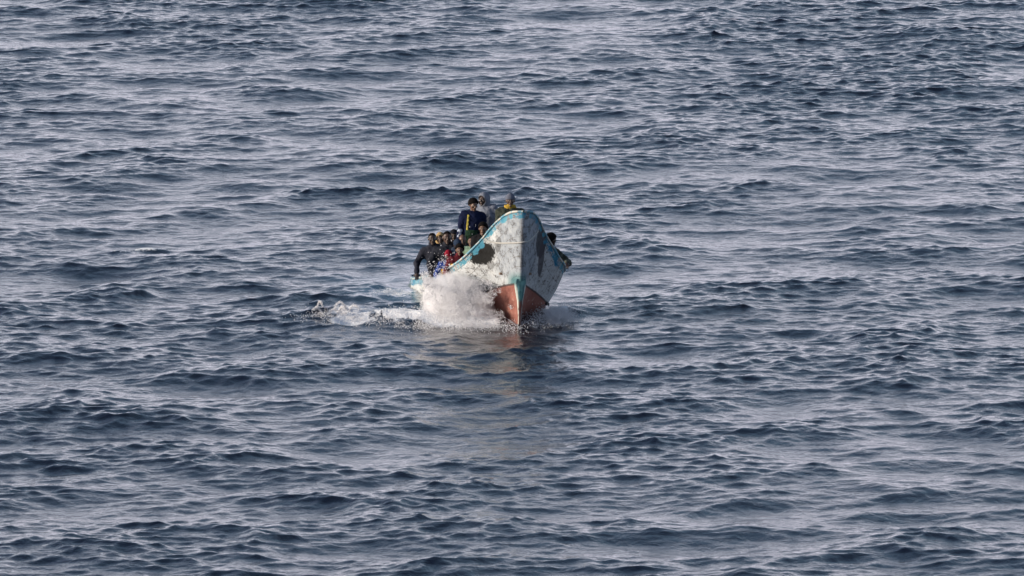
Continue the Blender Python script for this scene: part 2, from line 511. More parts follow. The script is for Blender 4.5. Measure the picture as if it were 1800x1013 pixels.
PATCH_LIST = [  # x, z, rx, rz, colour, strength, wobble (boat axes, metres)
    (-0.72, 1.60, 0.25, 0.255, (0.007, 0.007, 0.007), 0.98, 0.75),
    (-0.52, 1.34, 0.07, 0.10, (0.05, 0.05, 0.05), 0.5, 0.5),
    (-0.42, 1.80, 0.05, 0.17, (0.05, 0.05, 0.05), 0.6, 0.6),
    (0.56, 1.86, 0.14, 0.34, (0.055, 0.057, 0.065), 0.92, 0.5),
    (0.60, 1.50, 0.07, 0.42, (0.075, 0.07, 0.08), 0.88, 0.5),
]
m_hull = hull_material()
m_inner = simple_mat('inner_hull_paint', (0.05, 0.075, 0.08), 0.7, 0.3, 5)
m_wood = simple_mat('worn_wood', (0.17, 0.12, 0.085), 0.8, 0.35, 7)

def build_hull():
    NU, NVv = 110, 57
    u = np.linspace(0, 1, NU) ** 1.9
    v = np.linspace(0, 1, NVv)
    parts, rds = [], []
    for side in (-1, 1):
        Vg, U = np.meshgrid(v, u, indexing='ij')
        d = U * LEN
        w, y, z = hull_pt(Vg, d)
        zg = gun_z(d)
        rdist = (1 - Vg) * (zg - KEEL_Z)
        # strake laps
        f = (rdist * 4.6 + 0.5) % 1.0
        w = w + 0.006 * (1 - f) * sstep(0.0, 0.3, d)
        # plating is not perfectly fair
        w = w + (fbm(y * 1.3 + 20 * side, z * 1.6, y * 0, 2) - .5) * 0.035 * sstep(0.1, 0.8, d) * np.sin(np.pi * np.clip(Vg, 0, 1))
        P = np.stack([side * w, y, z], -1).reshape(-1, 3)
        Fq = grid_faces(NVv, NU)
        if side > 0: Fq = Fq[:, ::-1]
        parts.append((P, Fq)); rds.append(rdist.ravel())
    Vv, Ff = join_meshes(parts)
    n1 = NVv * NU
    # close keel, stem and transom by bridging the two sides
    extra = []
    for j in range(NU - 1):
        extra.append((j, j + 1, n1 + j + 1, n1 + j))
    for i in range(NVv - 1):
        a, b = i * NU, (i + 1) * NU
        extra.append((b, a, n1 + a, n1 + b))
        a, b = i * NU + NU - 1, (i + 1) * NU + NU - 1
        extra.append((a, b, n1 + b, n1 + a))
    Ff = np.concatenate([Ff, np.array(extra)])
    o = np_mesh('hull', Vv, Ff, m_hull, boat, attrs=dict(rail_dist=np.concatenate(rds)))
    return o
hull = build_hull()
import bmesh
def fix_normals(o):
    bm = bmesh.new(); bm.from_mesh(o.data)
    bmesh.ops.recalc_face_normals(bm, faces=bm.faces)
    bm.to_mesh(o.data); bm.free()
fix_normals(hull)
_bm = bmesh.new(); _bm.from_mesh(hull.data)
HULL_BVH = BVHTree.FromBMesh(_bm); _bm.free()
# inner skin
def build_inner():
    NU, NVv = 60, 14
    u = np.linspace(0.012, 0.995, NU); v = np.linspace(0.05, 0.995, NVv)
    parts = []
    for side in (-1, 1):
        Vg, U = np.meshgrid(v, u, indexing='ij')
        d = U * LEN
        w, y, z = hull_pt(Vg, d)
        w = np.maximum(w - 0.05, 0.005)
        P = np.stack([side * w, y + 0.03, z], -1).reshape(-1, 3)
        parts.append((P, grid_faces(NVv, NU)))
    Vv, Ff = join_meshes(parts)
    return np_mesh('inner_planking', Vv, Ff, m_inner, boat)
build_inner()
fl = [box(0, 6.2, 0.42, 1.3, 8.6, 0.04)]
np_mesh('floor_boards', *join_meshes(fl), m_wood, boat, smooth=False)
def inner_w(y, z):
    v = (z - KEEL_Z) / (gun_z(y + .3) - KEEL_Z)
    return float(hull_pt(min(v, 1.0), y + .3)[0]) - 0.07
for ty, tz in ((2.0, 0.82), (2.5, 0.92), (4.7, 0.82), (5.9, 0.78), (7.1, 0.76), (8.4, 0.76), (9.6, 0.78)):
    np_mesh('thwart', *box(0, ty, tz, 2 * inner_w(ty, tz), 0.30, 0.05), m_wood, boat, smooth=False)
np_mesh('foredeck', *box(0, 0.95, 1.16, 0.7, 0.8, 0.05), m_wood, boat, smooth=False)
np_mesh('middle_deck', *box(0, 3.55, 1.00, 2 * inner_w(2.9, 1.0), 1.35, 0.05), m_wood, boat, smooth=False)

# gunwale rails (one each side), capping the hull edge
def rail_mat():
    t = NT('rail_paint')
    n = t.noise(6, 5, 0.65); nf = t.noise(28, 4)
    c = t.mix(t.step(0.46, 0.54, n), (0.42, 0.42, 0.38), (0.08, 0.25, 0.34))
    c = t.mix(t.math('MULTIPLY', t.step(0.58, 0.66, nf), 0.7), c, (0.20, 0.17, 0.13))
    t.set(Base_Color=c, Roughness=0.55)
    t.setin(t.b.inputs['Normal'], t.bump(nf, 0.01))
    return t.m
m_rail = rail_mat()
ss = np.concatenate([np.linspace(0, 3, 50)[:-1], np.linspace(3, LEN, 50)])
for side in (-1, 1):
    prof = [(-0.055, 0.0), (0.018, 0.0), (0.030, 0.012), (0.030, 0.038), (0.018, 0.05), (-0.055, 0.05)]
    Vr = []
    for s in ss:
        b, z = float(gun_b(s)), float(gun_z(s))
        if s == 0: b = 0.0
        db = float(gun_b(s + .05) - gun_b(max(s - .05, 0))); n = Vector((.1 if s > 0.05 else .05, -db, 0)).normalized()
        for (a, h) in prof:
            wob = 0.006 * math.sin(s * 9.1 + side) * (a > 0)
            Vr.append((side * max(b + (a + wob) * n.x, 0.0), -RAKE + s + (a + wob) * n.y, z - 0.012 + h))
    Vr = np.array(Vr)
    Fr = grid_faces(len(ss), len(prof), close=True)
    o = np_mesh('gunwale', Vr, Fr, m_rail, boat, smooth=False)
    fix_normals(o)

# stem post: a tapering timber that stands proud of the lower bow
def stem_mat():
    t = NT('stem_post_paint')
    X, Y, Z = t.xyz()
    n = t.noise(7, 5, .65); st = t.noise(1.0, 4, .7, t.mapv((30, 30, 3)))
    c = t.mix(t.step(0.3, 0.7, n), (0.025, 0.09, 0.10), (0.05, 0.16, 0.18))
    c = t.mix(t.step(0.74, 0.55, t.math('ADD', Z, t.math('MULTIPLY', n, .15))), c, (0.10, 0.035, 0.03))
    edge = t.step(0.66, 0.80, t.math('DIVIDE', t.math('ABSOLUTE', X), t.attr('halfw')))
    c = t.mix(t.math('MULTIPLY', t.math('MULTIPLY', edge, t.step(0.98, 0.85, Z)), t.step(0.66, 0.5, st)), c, (0.50, 0.55, 0.50))
    t.set(Base_Color=c, Roughness=0.5)
    t.setin(t.b.inputs['Normal'], t.bump(st, 0.008))
    return t.m
SV, hwv = [], []
zz = np.linspace(-0.12, 1.06, 28)
for z in zz:
    v = (z - KEEL_Z) / (2.54 - KEEL_Z)
    y = -RAKE + RAKE * (1 - v) ** 1.35
    hw_ = float(np.interp(z, [-.12, .2, .6, .9, 1.0, 1.06], [.028, .032, .062, .115, .12, .10]))
    pr = float(np.interp(z, [-.12, .8, 1.06], [.05, .05, -.01]))
    back = 0.05 + hw_ * 1.2
    for (a, b_) in ((-1, back), (-.92, -pr * .6), (-.4, -pr), (.4, -pr), (.92, -pr * .6), (1, back)):
        SV.append((a * hw_, y + b_, z)); hwv.append(hw_)
sp_ = np_mesh('stem_post', np.array(SV), grid_faces(28, 6), stem_mat(), boat, smooth=False, attrs=dict(halfw=np.array(hwv)))
fix_normals(sp_)

# ------------------------------------------------------------------ rope hanging across the bow
def on_hull(x, z):
    hit = HULL_BVH.ray_cast(Vector((x, -3.0, z)), Vector((0, 1, 0)))
    return hit[0], hit[1]
rp = []
for i in range(41):
    q = i / 40
    x = -0.84 + 1.28 * q
    z = 2.06 + 0.06 * q - 0.27 * (1 - (2 * q - 1) ** 2) - .03 * math.sin(q * 9)
    loc, nor = on_hull(x, z)
    if loc is None: continue
    rp.append(BOAT_M @ (loc + Vector((0, -0.030, 0))))
m_rope = simple_mat('rope_fibre', (0.36, 0.36, 0.34), 0.9, 0.3, 60)
V, F = tube(rp, 0.019, 7)
rope = np_mesh('mooring_rope', V, F, m_rope)
tag(rope, 'pale rope hanging in a loop across the front of the bow', 'rope')

# ------------------------------------------------------------------ people: signed-distance bodies turned into surfaces
def rcone(p, a, b, ra, rb):
    a = np.asarray(a, float); b = np.asarray(b, float)
    ab = b - a; L2 = max(float(ab @ ab), 1e-9)
    t = np.clip(((p - a) @ ab) / L2, 0, 1)
    return np.linalg.norm(p - a - t[..., None] * ab, axis=-1) - (ra + (rb - ra) * t)
def ellip(p, c, r):
    q = (p - np.asarray(c, float)); r = np.asarray(r, float)
    k0 = np.linalg.norm(q / r, axis=-1); k1 = np.linalg.norm(q / (r * r), axis=-1)
    return k0 * (k0 - 1) / np.maximum(k1, 1e-6)
def smin(a, b, k):
    h = np.clip(0.5 + 0.5 * (b - a) / k, 0, 1)
    return b * (1 - h) + a * h - k * h * (1 - h)
def surface(fn, lo, hi, vox):
    lo = np.asarray(lo, float); hi = np.asarray(hi, float)
    n = np.ceil((hi - lo) / vox).astype(int) + 1
    gx, gy, gz = [lo[i] + np.arange(n[i]) * vox for i in range(3)]
    P = np.stack(np.meshgrid(gx, gy, gz, indexing='ij'), -1)
    f = fn(P)
    ins = f < 0
    nx, ny, nz = f.shape
    acc = np.zeros((nx - 1, ny - 1, nz - 1, 3)); cnt = np.zeros((nx - 1, ny - 1, nz - 1))
    for ax in range(3):
        oth = [a for a in range(3) if a != ax]
        for o1 in (0, 1):
            for o2 in (0, 1):
                s0 = [slice(0, -1)] * 3
                for a, o in zip(oth, (o1, o2)):
                    s0[a] = slice(1, None) if o else slice(0, -1)
                s1 = list(s0); s1[ax] = slice(1, None)
                f0, f1 = f[tuple(s0)], f[tuple(s1)]
                cr = (f0 < 0) != (f1 < 0)
                t = np.where(cr, f0 / np.where(cr, f0 - f1, 1), 0)
                off = np.zeros(acc.shape)
                off[..., ax] = t
                off[..., oth[0]] = o1; off[..., oth[1]] = o2
                acc += off * cr[..., None]; cnt += cr
    act = cnt > 0
    idx = -np.ones(act.shape, int); idx[act] = np.arange(act.sum())
    ii = np.argwhere(act)
    V = lo + (ii + acc[act] / cnt[act][:, None]) * vox
    Fs = []
    for ax in range(3):
        a, b = [(1, 2), (2, 0), (0, 1)][ax]
        s0 = [slice(1, -1)] * 3; s0[ax] = slice(0, -1)
        s1 = [slice(1, -1)] * 3; s1[ax] = slice(1, None)
        c0, c1 = ins[tuple(s0)], ins[tuple(s1)]
        for flip, m in ((False, c0 & ~c1), (True, ~c0 & c1)):
            e = np.argwhere(m)
            if not len(e): continue
            e = e + 1; e[:, ax] -= 1
            def cell(da, db):
                q = e.copy(); q[:, a] += da; q[:, b] += db
                return idx[q[:, 0], q[:, 1], q[:, 2]]
            quad = np.stack([cell(-1, -1), cell(0, -1), cell(0, 0), cell(-1, 0)], -1)
            Fs.append(quad[:, ::-1] if flip else quad)
    F = np.concatenate(Fs)
    F = F[(F >= 0).all(1)]
    return V, F

_mc = {}
def cloth(name, col, var=0.22, rough=0.9):
    if name not in _mc: _mc[name] = simple_mat(name, col, rough, var, 9, 0.012, 0.06)
    return _mc[name]
def skin_mat(name, col):
    if name not in _mc:
        t = NT(name)
        n = t.noise(22, 4)
        c = t.mix(t.step(.3, .7, n), tuple(x * .8 for x in col), tuple(x * 1.2 for x in col))
        t.set(Base_Color=c, Roughness=0.45)
        t.b.inputs['Specular IOR Level'].default_value = 0.5
        _mc[name] = t.m
    return _mc[name]
SK = {'dark': (0.055, 0.030, 0.021), 'deep': (0.034, 0.019, 0.014), 'brown': (0.105, 0.058, 0.038)}
M_HAIR = simple_mat('black_hair', (0.007, 0.006, 0.006), 0.9, 0.3, 60, 0.008, 0.05)
M_EYE = simple_mat('eye_white', (0.42, 0.38, 0.34), 0.3, 0.05, 20, 0)
M_SOLE = simple_mat('dark_shoe', (0.03, 0.03, 0.03), 0.6)

def head_sdf(p):
    f = ellip(p, (0, .012, .030), (.076, .096, .088))
    f = smin(f, ellip(p, (0, -.022, -.040), (.056, .066, .074)), .035)
    f = smin(f, rcone(p, (-.034, -.078, .026), (.034, -.078, .026), .013, .013), .018)
    f = smin(f, rcone(p, (0, -.090, .016), (0, -.112, -.020), .009, .015), .014)
    f = smin(f, ellip(p, (-.016, -.102, -.024), (.010, .012, .009)), .008)
    f = smin(f, ellip(p, (.016, -.102, -.024), (.010, .012, .009)), .008)
    f = smin(f, ellip(p, (0, -.086, -.052), (.028, .014, .008)), .008)
    f = smin(f, ellip(p, (0, -.084, -.064), (.024, .014, .008)), .008)
    f = smin(f, ellip(p, (0, -.074, -.096), (.024, .018, .018)), .02)
    for s in (-1, 1):
        f = smin(f, ellip(p, (s * .046, -.066, -.014), (.020, .018, .016)), .02)
        f = smin(f, ellip(p, (s * .080, .010, -.004), (.010, .020, .031)), .010)
        f = -smin(-f, np.linalg.norm(p - np.array([s * .032, -.100, .008]), axis=-1) - .017, .012)
    return f
def skull(p, g): return ellip(p, (0, .012, .030), (.076 + g, .096 + g, .088 + g))

def hand_mesh(wrist, direction, palm_n, side, k, curl=0.5):
    """palm and five separate fingers"""
    d = Vector(direction).normalized(); n = Vector(palm_n); n = (n - d * n.dot(d)).normalized()
    x = d.cross(n) * side
    R = np.array([tuple(x), tuple(d), tuple(n)])           # rows: local axes in body space
    segs = []
    fl = [(.030, .074), (.010, .082), (-.010, .077), (-.029, .062)]
    for i, (fx, L) in enumerate(fl):
        c = curl * (0.9 + .1 * i)
        b = np.array([fx, .085, 0]); ang = c * .5
        p1 = b + np.array([fx * .12, math.cos(ang), math.sin(ang)]) * L * .45
        ang += c * .9
        p2 = p1 + np.array([0, math.cos(ang), math.sin(ang)]) * L * .33
        ang += c * .6
        p3 = p2 + np.array([0, math.cos(ang), math.sin(ang)]) * L * .25
        segs += [(b, p1, .0098, .0088), (p1, p2, .0088, .0080), (p2, p3, .0080, .0068)]
    t0 = np.array([.030, .022, .006]); t1 = np.array([.056, .055, .016]); t2 = np.array([.060, .084, .026])
    segs += [(t0, t1, .013, .011), (t1, t2, .011, .008)]
    def fn(P):
        f = ellip(P, (0, .048, 0), (.043, .056, .017))
        f = smin(f, rcone(P, (0, -.03, 0), (0, .03, 0), .024, .026), .02)
        for a, b, ra, rb in segs: f = smin(f, rcone(P, a, b, ra, rb), .004)
        return f
    V, F = surface(fn, (-.06, -.06, -.035), (.085, .185, .12), .0075)
    return (V * k) @ R + np.array(wrist), F

def ik(a, t, l1, l2, pole):
    a, t, pole = Vector(a), Vector(t), Vector(pole)
    d = t - a; L = min(d.length, (l1 + l2) * .999); dn = d.normalized()
    t = a + dn * L
    c = (l1 * l1 + L * L - l2 * l2) / (2 * L); h = math.sqrt(max(l1 * l1 - c * c, 0))
    pp = (pole - dn * pole.dot(dn)).normalized()
    return a + dn * c + pp * h, t

CAM = Vector(cam.location)
FWD = Vector((0, math.cos(rad(6.277)), -math.sin(rad(6.277))))
UPV = Vector((0, math.sin(rad(6.277)), math.cos(rad(6.277))))
FPX = 1800 * cam_d.lens / 36
def at(X, Y, wy):
    """the place seen at photograph pixel (X, Y) on the vertical plane y = wy"""
    r = FWD + Vector((1, 0, 0)) * ((X - 900) / FPX) + UPV * ((506.5 - Y) / FPX)
    return CAM + r * ((wy - CAM.y) / r.y)

ROWS = []
def person(label, X, top, wy, support, bodyX=None, yaw=0, head_yaw=None, head_pitch=0, k=1.0, skin='dark', jacket=None, jmat=None,
           hair='short', hair_mat=None, extras=(), hands=(None, None), trouser=None, fat=1.0, sit_h=0.90, group='people aboard the boat', hood=None, tilt=0.0, feet_dx=0.0):
    topw = at(X, top, wy)
    bx = at(bodyX if bodyX is not None else X, top, wy).x
    pl = BOAT_MI @ Vector((bx, wy, 0.5))
    sup = (BOAT_M @ Vector((pl.x, pl.y, support))).z
    Ht = topw.z - sup
    pz = max(min(Ht - (sit_h - .07) * k, .93 * k), 0.16)
    root_loc = Vector((bx, wy, sup))
    Rz = Matrix.Rotation(yaw, 3, 'Z')
    def loc(w): return Rz.inverted() @ (Vector(w) - root_loc)
    head_top = loc(topw)
    hr = (head_yaw if head_yaw is not None else 0)
    HR = np.array(Matrix.Rotation(hr, 3, 'Z') @ Matrix.Rotation(tilt, 3, 'Y') @ Matrix.Rotation(head_pitch, 3, 'X'))   # columns
    hc = np.array(head_top) - np.array([0, 0, .118 * k])
    nb = Vector(hc) + Vector((0, .025, -.15 * k))
    pel = Vector((0, .02, pz))
    zax = (nb - pel); TL = zax.length; zax.normalize()
    xax = Vector((1, 0, 0)); xax = (xax - zax * xax.dot(zax)).normalized(); yax = zax.cross(xax)
    TR = np.array([tuple(xax), tuple(yax), tuple(zax)])
    ts = TL / .52
    def tl(a, b, c): return pel + xax * a + yax * b + zax * c
    sh = [tl(s * .175 * k * fat, .01, TL - .055 * k) for s in (-1, 1)]
    hips = [pel + Vector((s * .095, 0, -.02)) for s in (-1, 1)]
    arms = []
    for i, s in enumerate((-1, 1)):
        t = hands[i]
        if t is None: t = tl(s * .20, -.30, TL * .28) if Ht < 1.6 else tl(s * .27, -.10, -.04)
        else: t = loc(t)
        e, w = ik(sh[i], t, .29 * k, .26 * k, Vector((s * .8, .5, -.5)))
        arms.append((sh[i], e, w))
    legs = []
    spread = .11 if pz > .7 else .17
    for i, s in enumerate((-1, 1)):
        foot = Vector((s * spread * (1 if not feet_dx else .6) + feet_dx, -.02 if pz > .7 else -.25, .085))
        kn, an = ik(hips[i], foot, .43 * k, .42 * k, Vector((s * .15, -1, .3)))
        legs.append((hips[i], kn, an))
    def torso(P, g):
        q = (P - np.array(pel)) @ TR.T / np.array([k * fat, k * fat, ts])
        f = ellip(q, (0, 0, .02), (.160, .115, .13))
        f = smin(f, ellip(q, (0, .0, .18), (.140, .100, .18)), .06)
        f = smin(f, ellip(q, (0, .0, .36), (.170, .118, .17)), .06)
        f = smin(f, rcone(q, (-.135, .01, .430), (.135, .01, .430), .052, .052), .06)
        for s_ in (-1, 1): f = smin(f, rcone(q, (s_ * .115, .012, .445), (s_ * .02, .012, .51), .042, .050), .04)
        return f - g
    def arm(P, g, stop=1.0):
        f = None
        for (a, e, w) in arms:
            a, e, w = [np.array(v) for v in (a, e, w)]
            w2 = e + (w - e) * stop
            q = smin(rcone(P, a, e, .056 * k + g, .044 * k + g), rcone(P, e, w2, .043 * k + g, (.043 - .015 * stop) * k + g), .02)
            f = q if f is None else np.minimum(f, q)
        return f
    def leg(P, g):
        f = None
        for (a, e, w) in legs:
            a, e, w = [np.array(v) for v in (a, e, w)]
            q = smin(rcone(P, a, e, .088 * k + g, .058 * k + g), rcone(P, e, w, .056 * k + g, .040 * k + g), .03)
            f = q if f is None else np.minimum(f, q)
        return f
    def body(P):
        f = smin(torso(P, 0), arm(P, 0), .04)
        f = smin(f, leg(P, 0), .05)
        f = smin(f, rcone(P, np.array(nb) - [0, 0, .05], hc + np.array([0, .012, -.03]), .060 * k, .056 * k), .03)
        return f
    pts = np.array([tuple(v) for g_ in (arms + legs) for v in g_] + [tuple(hc)])
    lo, hi = pts.min(0) - .24, pts.max(0) + .24
    Vb, Fb = surface(body, lo, hi, .024)
    def hl(P): return ((P - hc) @ HR) / k
    def head(P):
        f = head_sdf(hl(P)) * k
        return smin(f, rcone(P, np.array(nb) - [0, 0, .02], hc + np.array([0, .012, -.03]), .058 * k, .054 * k), .02)
    box_h = (hc - .17 * k, hc + .15 * k)
    Vh, Fh = surface(head, box_h[0], box_h[1], .009)
    parts = [(Vb, Fb), (Vh, Fh)]
    for i, s in enumerate((-1, 1)):
        a, e, w = arms[i]
        d = (w - e).normalized()
        if hands[i] is not None: d = (d * .5 + Vector((0, -.3, -.5))).normalized()
        pn = Vector((0, .3, -1)) if abs(d.z) < .8 else Vector((-s, -.3, 0))
        parts.append(hand_mesh(tuple(w), d, pn, s, k))
    Vv, Ff = join_meshes(parts)
    root = np_mesh('person', Vv, Ff, skin_mat('skin_' + skin, SK[skin]))
    tag(root, label, 'person', group)
    root.location = root_loc; root.rotation_euler = (0, 0, yaw)
    seed = len(ROWS) * 3.7
    def fold(P, amp=.024):
        a = fbm(P[..., 0] * 6 + seed, P[..., 1] * 6, P[..., 2] * 9, 2)
        b = vnoise(P[..., 0] * 14 + a * 3, P[..., 1] * 14 + seed, (P[..., 2] + P[..., 0] * .5) * 26)
        return ((a - .5) * 2 + (np.abs(b - .5) * 2 - .5) * .8) * amp
    sleeve = .96
    def jk(P, g=.022):
        f = smin(torso(P, g), arm(P, g * .8, sleeve), .05)
        q = (P - np.array(pel)) @ TR.T
        f = np.maximum(f + fold(P), q[..., 2] - (TL + .045))
        return np.maximum(f, -.10 - q[..., 2])
    def piece(name, fn, mat, vox=.016, lo_=None, hi_=None):
        V, F = surface(fn, lo_ if lo_ is not None else lo, hi_ if hi_ is not None else hi, vox)
        return np_mesh(name, V, F, mat, root)
    piece(jacket or 'jacket', jk, jmat, .017)
    tm = trouser or cloth('dark_trouser_cloth', (0.022, 0.024, 0.030))
    piece('trousers', lambda P: np.maximum(smin(leg(P, .014), np.maximum(torso(P, .012), (P[..., 2] - pz - .08)), .03) + fold(P, .008), .10 - P[..., 2]), tm, .026)
    for (h_, kn, an) in legs:
        a = np.array(an)
        piece('shoe', lambda P: np.maximum(smin(rcone(P, a + [0, .02, -.03], a + [0, -.15, -.052], .048, .036), rcone(P, a + [0, .03, .0], a + [0, .03, .04], .05, .048), .03), -(P[..., 2] - (a[2] - .083))),
              M_SOLE, .014, a - [.1, .26, .12], a + [.1, .14, .14])
    hm = hair_mat or M_HAIR
    hlo, hhi = hc - .19 * k, hc + .20 * k
    if hair in ('short', 'thick', 'receding'):
        g = {'short': .006, 'thick': .028, 'receding': .004}[hair]
        off = {'short': .050, 'thick': .022, 'receding': .075}[hair]
        def hf(P):
            q = hl(P)
            f = skull(q, g) + (vnoise(q[..., 0] * 70, q[..., 1] * 70, q[..., 2] * 70) - .5) * .006
            # hairline: high on the forehead, lower at the back
            return np.maximum(f, off - .014 - (q[..., 2] + q[..., 1] * .75)) * k
        piece('hair', hf, hm, .009, hlo, hhi)
    elif hair == 'beanie':
        def bf(P):
            q = hl(P)
            rib = .002 * np.sin(np.arctan2(q[..., 1], q[..., 0]) * 26)
            f = np.maximum(skull(q, .018) + rib, .052 - q[..., 2])
            f = smin(f, ellip(q, (0, .014, .075), (.082, .098, .082)) + .0, .01)
            f = np.maximum(f, .030 - q[..., 2])
            cuff = np.maximum(skull(q, .026) + rib, np.maximum(.030 - q[..., 2], q[..., 2] - .078))
            return np.minimum(f, cuff) * k
        piece('knitted_hat', bf, hm, .009, hlo, hhi + [0, 0, .03])
    elif hair == 'cap':
        def cf(P):
            q = hl(P)
            f = np.maximum(skull(q, .014), .048 - q[..., 2])
            brim = np.maximum(ellip(q, (0, -.10, .055), (.072, .085, .02)), np.abs(q[..., 2] - .052 + (q[..., 1] + .1) * .0) - .007)
            return np.minimum(f, brim) * k
        piece('cap', cf, hm, .009, hlo - [0, .06, 0], hhi)
    if hood is not None:
        def hd(P):
            q = hl(P)
            o = smin(ellip(q, (0, .020, .030), (.112, .135, .128)), ellip(q, (0, .03, -.08), (.115, .115, .10)), .05)
            f = np.maximum(o, -ellip(q, (0, -.015, .0), (.092, .115, .118)))
            f = np.maximum(f, -ellip(q, (0, -.14, -.015), (.078, .11, .112)))
            return (f + (fbm(q[..., 0] * 16, q[..., 1] * 16, q[..., 2] * 16, 2) - .5) * .012) * k
        piece('hood', hd, hood, .010, hc - .23 * k, hc + .21 * k)
    # eyes
    for s in (-1, 1):
        c = hc + HR @ (np.array([s * .032, -.0865, .008]) * k)
        V, F = surface(lambda P: ellip(P, c, (.0125, .0095, .0085)), c - .02, c + .02, .005)
        e_ = np_mesh('eye', V, F, M_EYE, root)
        V, F = surface(lambda P: ellip(P, c + HR @ np.array([0, -.0065, 0]), (.0055, .0052, .0058)), c - .02, c + .02, .0035)
        np_mesh('iris', V, F, M_HAIR, e_)
    ctx = dict(jk=jk, hl=hl, hc=hc, nb=np.array(nb), pel=np.array(pel), TR=TR, TL=TL, lo=lo, hi=hi, k=k, piece=piece, arms=arms, fold=fold, root=root, torso=torso)
    for ex in extras: ex(ctx)
    ROWS.append((label, round(Ht, 2), round(pz, 2), round(TL, 2), tuple(round(c, 2) for c in pl)))
    return root

def scarf(mat, thick=.034, wide=.085):
    def f(c):
        n, k = c['nb'], c['k']
        def fn(P):
            q = P - (n + np.array([0, -.005, .035]))
            r = np.hypot(q[..., 0], q[..., 1] * 1.05)
            dz = q[..., 2] - .25 * q[..., 1] * -1 * .6
            w = .010 * np.sin(np.arctan2(q[..., 1], q[..., 0]) * 3 + q[..., 2] * 60)
            return np.hypot(r - wide + w, dz * .62) - thick + (fbm(q[..., 0] * 25, q[..., 1] * 25, q[..., 2] * 25, 2) - .5) * .018
        c['piece']('scarf', fn, mat, .010, n - .17, n + .17)
    return f
def panel(name, mat, xr, zr, g=.034, front=True, back=False):
    """cloth that follows the jacket; xr, zr in torso axes (metres; z from the pelvis)"""
    def f(c):
        def fn(P):
            q = (P - c['pel']) @ c['TR'].T
            d = c['torso'](P, g) + c['fold'](P, .016)
            d = np.maximum(d, np.abs(q[..., 0] - (xr[0] + xr[1]) / 2) - (xr[1] - xr[0]) / 2)
            d = np.maximum(d, np.abs(q[..., 2] - (zr[0] + zr[1]) / 2) - (zr[1] - zr[0]) / 2)
            if front: d = np.maximum(d, q[..., 1] - .0)
            return d
        c['piece'](name, fn, mat, .010)
    return f
def cuff(mat, which, a=.35, name='sleeve'):
    def f(c):
        (s_, e, w) = c['arms'][which]
        e2, w2 = np.array(e.lerp(w, a)), np.array(e.lerp(w, .97))
        lo = np.minimum(e2, w2) - .1; hi = np.maximum(e2, w2) + .1
        c['piece'](name, lambda P: rcone(P, e2, w2, .066, .052) + c['fold'](P, .010), mat, .011, lo, hi)
    return f
def collar(mat, name='collar'):
    def f(c):
        n = c['nb']
        def fn(P):
            q = P - (n + np.array([0, .0, .045]))
            r = np.hypot(q[..., 0], q[..., 1])
            return np.maximum(np.abs(r - .078 - q[..., 2] * .1) - .011, np.abs(q[..., 2] + q[..., 1] * .35) - .038)
        c['piece'](name, fn, mat, .009, n - .13, n + .15)
    return f

exec_people = True
J = lambda n, c, v=.25: cloth(n, c, v)
FLOOR, DECK = 0.44, 1.025
# 1 on the foredeck
person('man in a grey bobble hat and yellow scarf standing behind the bow head', 897, 343, 0.95, 1.185, yaw=rad(4), head_yaw=0, head_pitch=rad(-4), k=1.14, fat=1.2,
       jacket='jacket', jmat=J('olive_jacket_cloth', (0.034, 0.040, 0.032)), hair='beanie', hair_mat=cloth('grey_knit', (0.085, 0.095, 0.125)),
       extras=(scarf(cloth('yellow_scarf_cloth', (0.36, 0.24, 0.04), .45), .036, .095),
               lambda c: c['piece']('bobble', lambda P: np.linalg.norm(P - (c['hc'] + [0, .01, .155]), axis=-1) - .028, cloth('dark_bobble', (0.03, 0.03, 0.045)), .008, c['hc'] + [-.05, -.05, .1], c['hc'] + [.05, .07, .21])))
# 2 hooded
person('tall man in a pale grey hooded top with his hood up', 850, 341, 3.95, DECK, bodyX=861, yaw=rad(-8), head_yaw=rad(-24), k=1.14,
       skin='deep', jmat=J('grey_sweatshirt', (0.15, 0.165, 0.20), .18), hair='short', hood=J('grey_sweatshirt', (0.15, 0.165, 0.20)), fat=1.12,
       extras=(panel('chest_print', cloth('purple_print', (0.10, 0.07, 0.16)), (-.07, .03), (.33, .40), .0285),
               panel('chest_print', cloth('white_print', (0.6, 0.6, 0.62)), (-.05, .01), (.25, .31), .0285)))
# 3 navy shirt and bib
person('man in navy shirt and dark green bib overalls with a yellow strap', 832, 350, 3.35, DECK, bodyX=827, yaw=rad(6), head_yaw=rad(18), head_pitch=rad(14), k=1.12, skin='brown',
       jmat=J('navy_shirt', (0.008, 0.012, 0.034), .2), hair='thick', fat=1.08,
       extras=(panel('bib', cloth('green_oilskin', (0.014, 0.034, 0.020), .3, .6), (-.145, .145), (-.12, .25), .036),
               panel('strap', cloth('yellow_webbing', (0.36, 0.30, 0.06), .15), (-.135, -.095), (.22, .58), .036, front=False),
               panel('logo', cloth('white_print', (0.6, 0.6, 0.62)), (.055, .075), (.33, .385), .0285),
               panel('logo', cloth('white_print', (0.6, 0.6, 0.62)), (-.075, -.045), (.305, .32), .0285),
               panel('button', cloth('white_print', (0.6, 0.6, 0.62)), (-.005, .018), (.15, .17), .040),
               cuff(cloth('pale_sleeve_cloth', (0.30, 0.34, 0.42)), 0, .05)))
# 4 dark man close behind the bow flank
person('smiling man in black looking over the sloping rail beside the dark patch', 849, 392, 2.2, FLOOR, bodyX=851, yaw=rad(-6), k=1.1, skin='brown',
       jmat=J('black_jacket_cloth', (0.012, 0.012, 0.014)), hair='thick')
# 5 bald
person('bald man seated below the man in bib overalls', 813, 413, 3.0, FLOOR, yaw=0, k=1.06, skin='brown', jmat=J('dark_blue_fleece', (0.025, 0.035, 0.055)), hair='none', head_pitch=rad(8))
